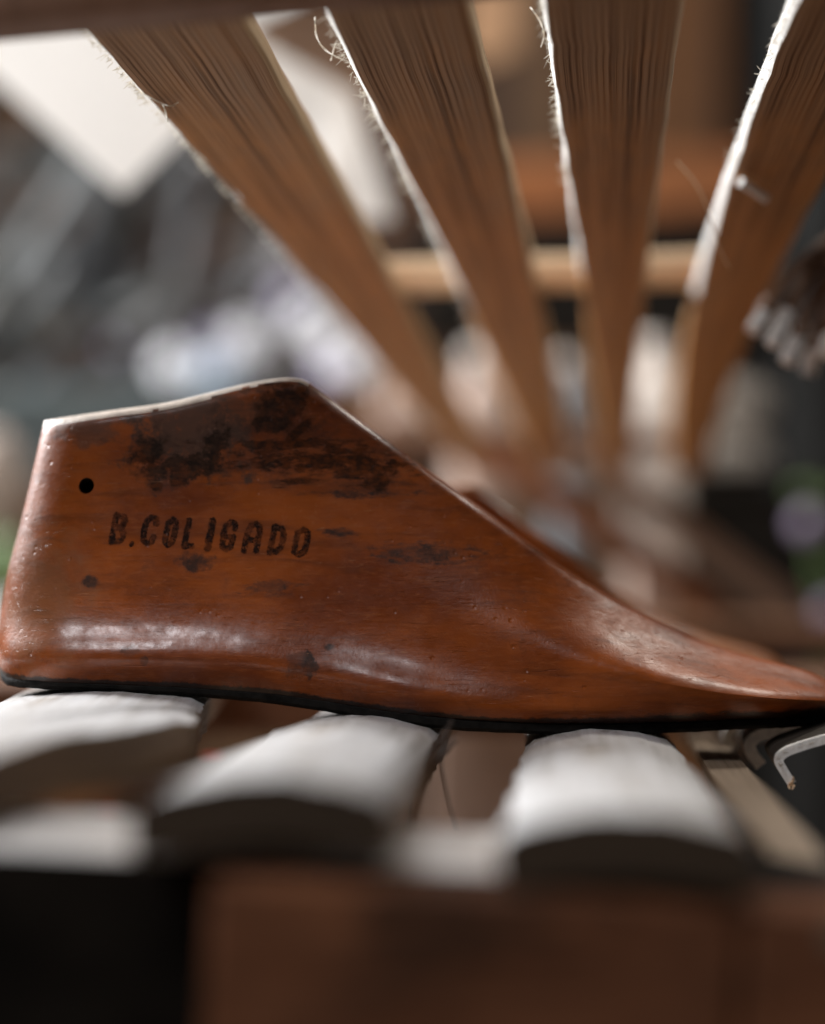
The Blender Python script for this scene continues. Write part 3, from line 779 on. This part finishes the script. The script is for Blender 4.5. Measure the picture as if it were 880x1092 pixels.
# grey cloth folded on a dark box at the right
bx = P(790, 640, 1.5)
t = thing('storage_box', bx, 'nearly black box under the folded grey cloth at right', 'box')
MB().box(bx + Vector((.04, .1, .045)), (.20, .2, .09), bevel=.004).build('body', M['dark_rail'], t, origin=bx)
MB().box(bx + Vector((.04, .1, .0975)), (.206, .206, .014), bevel=.003).build('lid', M['dark_rail'], t, origin=bx)
cb_ = bx + Vector((-.005, .08, .105)); t = thing('folded_cloth', cb_, 'folded grey-beige cloth in two layers on the dark box at right', 'cloth')
gm = plain('grey_beige_cloth', (.30, .26, .22), .9, .12, 30)
for k in range(2): MB().box(cb_ + Vector((.003 * k, 0, .022 + .045 * k)), (.078 - .004 * k, .10, .043), bevel=.014).build('fold', gm, t, origin=cb_)

# dark curtain at right
cv = MB(); rings = []
for k in range(60):
    x = .365 + k * .02; y = 2.0 + .03 * math.sin(k * .8) + .02 * noise.noise((k * .3, 0, 0))
    rings.append([Vector((x, y, .0)), Vector((x, y, 2.3)), Vector((x, y + .004, 2.3)), Vector((x, y + .004, 0))])
tag(cv.loft(rings).build('curtain', plain('black_cloth', (.014, .014, .013), .9), origin=(.8, 2, 0)), 'black curtain hanging behind the right side', 'curtain')

# flowering plant: lavender heads and green leaves in front of the curtain
def blob_mesh(mb, c, r, sq=(1, 1, 1), amp=.2, seed=0, nu=14, nv=9):
    rings = []
    for j in range(nv + 1):
        th = math.pi * (.02 + .96 * j / nv); ring = []
        for i in range(nu):
            ph = 2 * math.pi * i / nu
            n_ = Vector((math.sin(th) * math.cos(ph), math.sin(th) * math.sin(ph), math.cos(th)))
            rr = r * (1 + amp * noise.noise(n_ * 2.2 + Vector((seed, 0, 0))))
            ring.append(Vector(c) + Vector((n_.x * sq[0], n_.y * sq[1], n_.z * sq[2])) * rr)
        rings.append(ring)
    return mb.loft(rings)
pb = P(872, 760, 1.3)
t = thing('flowering_plant', pb, 'lavender flowers with green leaves before the black curtain at right edge', 'plant')
lav = plain('lavender_petal', (.24, .19, .27), .6, .1); grn = plain('green_leaf', (.10, .17, .05), .6, .2)
for k, (u, v, r) in enumerate([(862, 558, 15), (888, 652, 14), (866, 672, 8)]):
    c = P(u, v, 1.3); MB().tube([pb, pb.lerp(c, .5) + Vector((.01, 0, .0)), c], .0015).build('stem', grn, t, origin=pb)
    blob_mesh(MB(), c, r * 1.3 / F, amp=.3, seed=k).build('flower', lav, t, origin=pb)
for k, (u, v) in enumerate([(862, 524), (880, 530), (850, 690), (884, 610)]):
    blob_mesh(MB(), P(u, v, 1.3), 13 * 1.3 / F, (1.4, .3, .6), seed=k + 9).build('leaf', grn, t, origin=pb)

# heap of leather offcuts leaning at left
cols = [('grey_green', (.115, .125, .115)), ('slate', (.13, .14, .15)), ('mauve', (.17, .115, .115)), ('olive', (.11, .10, .07)), ('charcoal', (.04, .045, .045)), ('ash', (.22, .235, .23)), ('umber', (.075, .055, .042))]
cols = [(n_, (c[0] * .31, c[1] * .31, c[2] * .32)) for n_, c in cols]
cm = {n_: plain('leather_' + n_, c, .45, .2, 25) for n_, c in cols}
rng = random.Random(21)
for k in range(72):
    nm = cols[rng.randrange(len(cols))][0]
    u, v, d = rng.uniform(-60, 380), rng.uniform(120, 470), rng.uniform(1.6, 2.2)
    ang = math.radians(rng.gauss(52, 16)); ln = rng.uniform(.06, .20); w = rng.uniform(.014, .042)
    c = P(u, v, d); a = Vector((math.cos(ang), rng.uniform(-.3, .3), math.sin(ang))); s_ = Vector((math.sin(ang), rng.uniform(-.4, .4), -math.cos(ang)))
    rings = []; cu = rng.uniform(-.03, .03)
    for q in range(9):
        f = q / 8 - .5; p = c + a * f * ln + Vector((0, cu * math.cos(f * 3) * 2, 0))
        ww = w * (1 + .2 * noise.noise((f * 3, k, 0)))
        rings.append([p - s_ * ww / 2, p - s_ * ww / 6 + Vector((0, -.006, 0)), p + s_ * ww / 6 + Vector((0, -.006, 0)), p + s_ * ww / 2, p + s_ * ww / 2 + Vector((0, .002, 0)), p - s_ * ww / 2 + Vector((0, .002, 0))])
    tag(MB().loft(rings).build('leather_offcut', cm[nm], origin=c), 'blurred %s leather offcut in the heap at left behind the shoe last' % nm.replace('_', ' '), 'offcut', '%s leather offcuts in the left heap' % nm.replace('_', ' '))

# crumpled white bags catching the light, and a pale cloth bundle by the heel
M['lilac_pl'] = plain('lilac_plastic', (.66, .63, .78), .4, .06, 20, trans=.5)
M['blue_pl'] = plain('pale_blue_plastic', (.70, .78, .86), .4, .06, 20, trans=.5)
M['white_bag'] = plain('white_bag_plastic', (.88, .88, .90), .4, .05, 20, trans=.5)
for k, (u, v, d, r, m, lab) in enumerate([
        (186, 390, 1.5, 21, 'white_bag', 'brightest white crumpled bag, a round blur above the middle of the heel top'),
        (226, 402, 1.55, 20, 'blue_pl', 'pale blue bag between the brightest white bag and the crest of the last'),
        (262, 366, 1.6, 23, 'white_bag', 'white bag up and right of the brightest one, below the first upper slat'),
        (230, 366, 1.7, 16, 'lilac_pl', 'lilac bag between the two largest white bags'),
        (306, 318, 1.6, 12, 'lilac_pl', 'lilac bag touching the first upper slat, topmost of the bright row'),
        (326, 342, 1.5, 19, 'white_bag', 'white bag in the bright row beside the first upper slat, second from top'),
        (352, 366, 1.5, 20, 'white_bag', 'white bag in the bright row beside the first upper slat, third from top'),
        (346, 398, 1.45, 12, 'lilac_pl', 'lilac bag just above the crest of the shoe last'),
        (378, 390, 1.45, 20, 'white_bag', 'lowest white bag of the row, under the first upper slat'),
        (262, 304, 1.7, 6, 'blue_pl', 'small dim bluish bag left of the first upper slat'),
        (120, 372, 1.7, 6, 'lilac_pl', 'small faint lilac bag far left of the bright ones'),
        (430, 432, 1.5, 26, 'pink_pl', 'pinkish crumpled bag right of the shoe last crest')]):
    tag(blob_mesh(MB(), P(u, v, d), r * d / F, amp=.5, seed=k * 3.3, nu=20, nv=12).build('crumpled_bag', M[m], origin=P(u, v, d)), lab, 'bag')
c = P(-10, 520, 1.3); tag(blob_mesh(MB(), c, 62 * 1.3 / F, (.62, .5, 1), amp=.15, seed=4, nu=24, nv=16).build('cloth_bundle', plain('pale_cloth', (.40, .33, .28), .9, .08), origin=c), 'pale pinkish cloth bundle left of the heel', 'cloth')
c = P(5, 600, 1.25); tag(blob_mesh(MB(), c, 30 * 1.25 / F, (.8, .6, 1), amp=.3, seed=6).build('leaf_clump', grn, origin=c), 'green leaf clump low at the left edge behind the heel', 'plant')
# dark teal crate behind the heel
c = P(80, 470, 1.55); tag(MB().box(c, (.32, .16, .085), bevel=.006).build('crate', plain('dark_teal_plastic', (.055, .07, .07), .5), origin=c), 'dark teal crate behind the top of the heel', 'crate')
# carton under the gap between the middle slats
c = P(515, 845, 1.2); tag(MB().box(c, (.075, .12, .16), bevel=.003).build('carton', plain('pinkish_card', (.58, .42, .33), .8, .08), origin=c), 'pinkish carton seen below through the gap between the middle front slats', 'carton')

for u, v, d, r, lab in ((112, 864, .432, 9, 'small red scrap lying on the rail top under the left front slat'), (226, 806, .47, 7, 'tiny red scrap beside the left edge of the second front slat')):
    c = P(u, v, d); tag(blob_mesh(MB(), c, r * d / F, (1.6, 1, .5), amp=.4, seed=r).build('red_scrap', plain('red_scrap', (.42, .06, .03), .7), origin=c), lab, 'scrap')
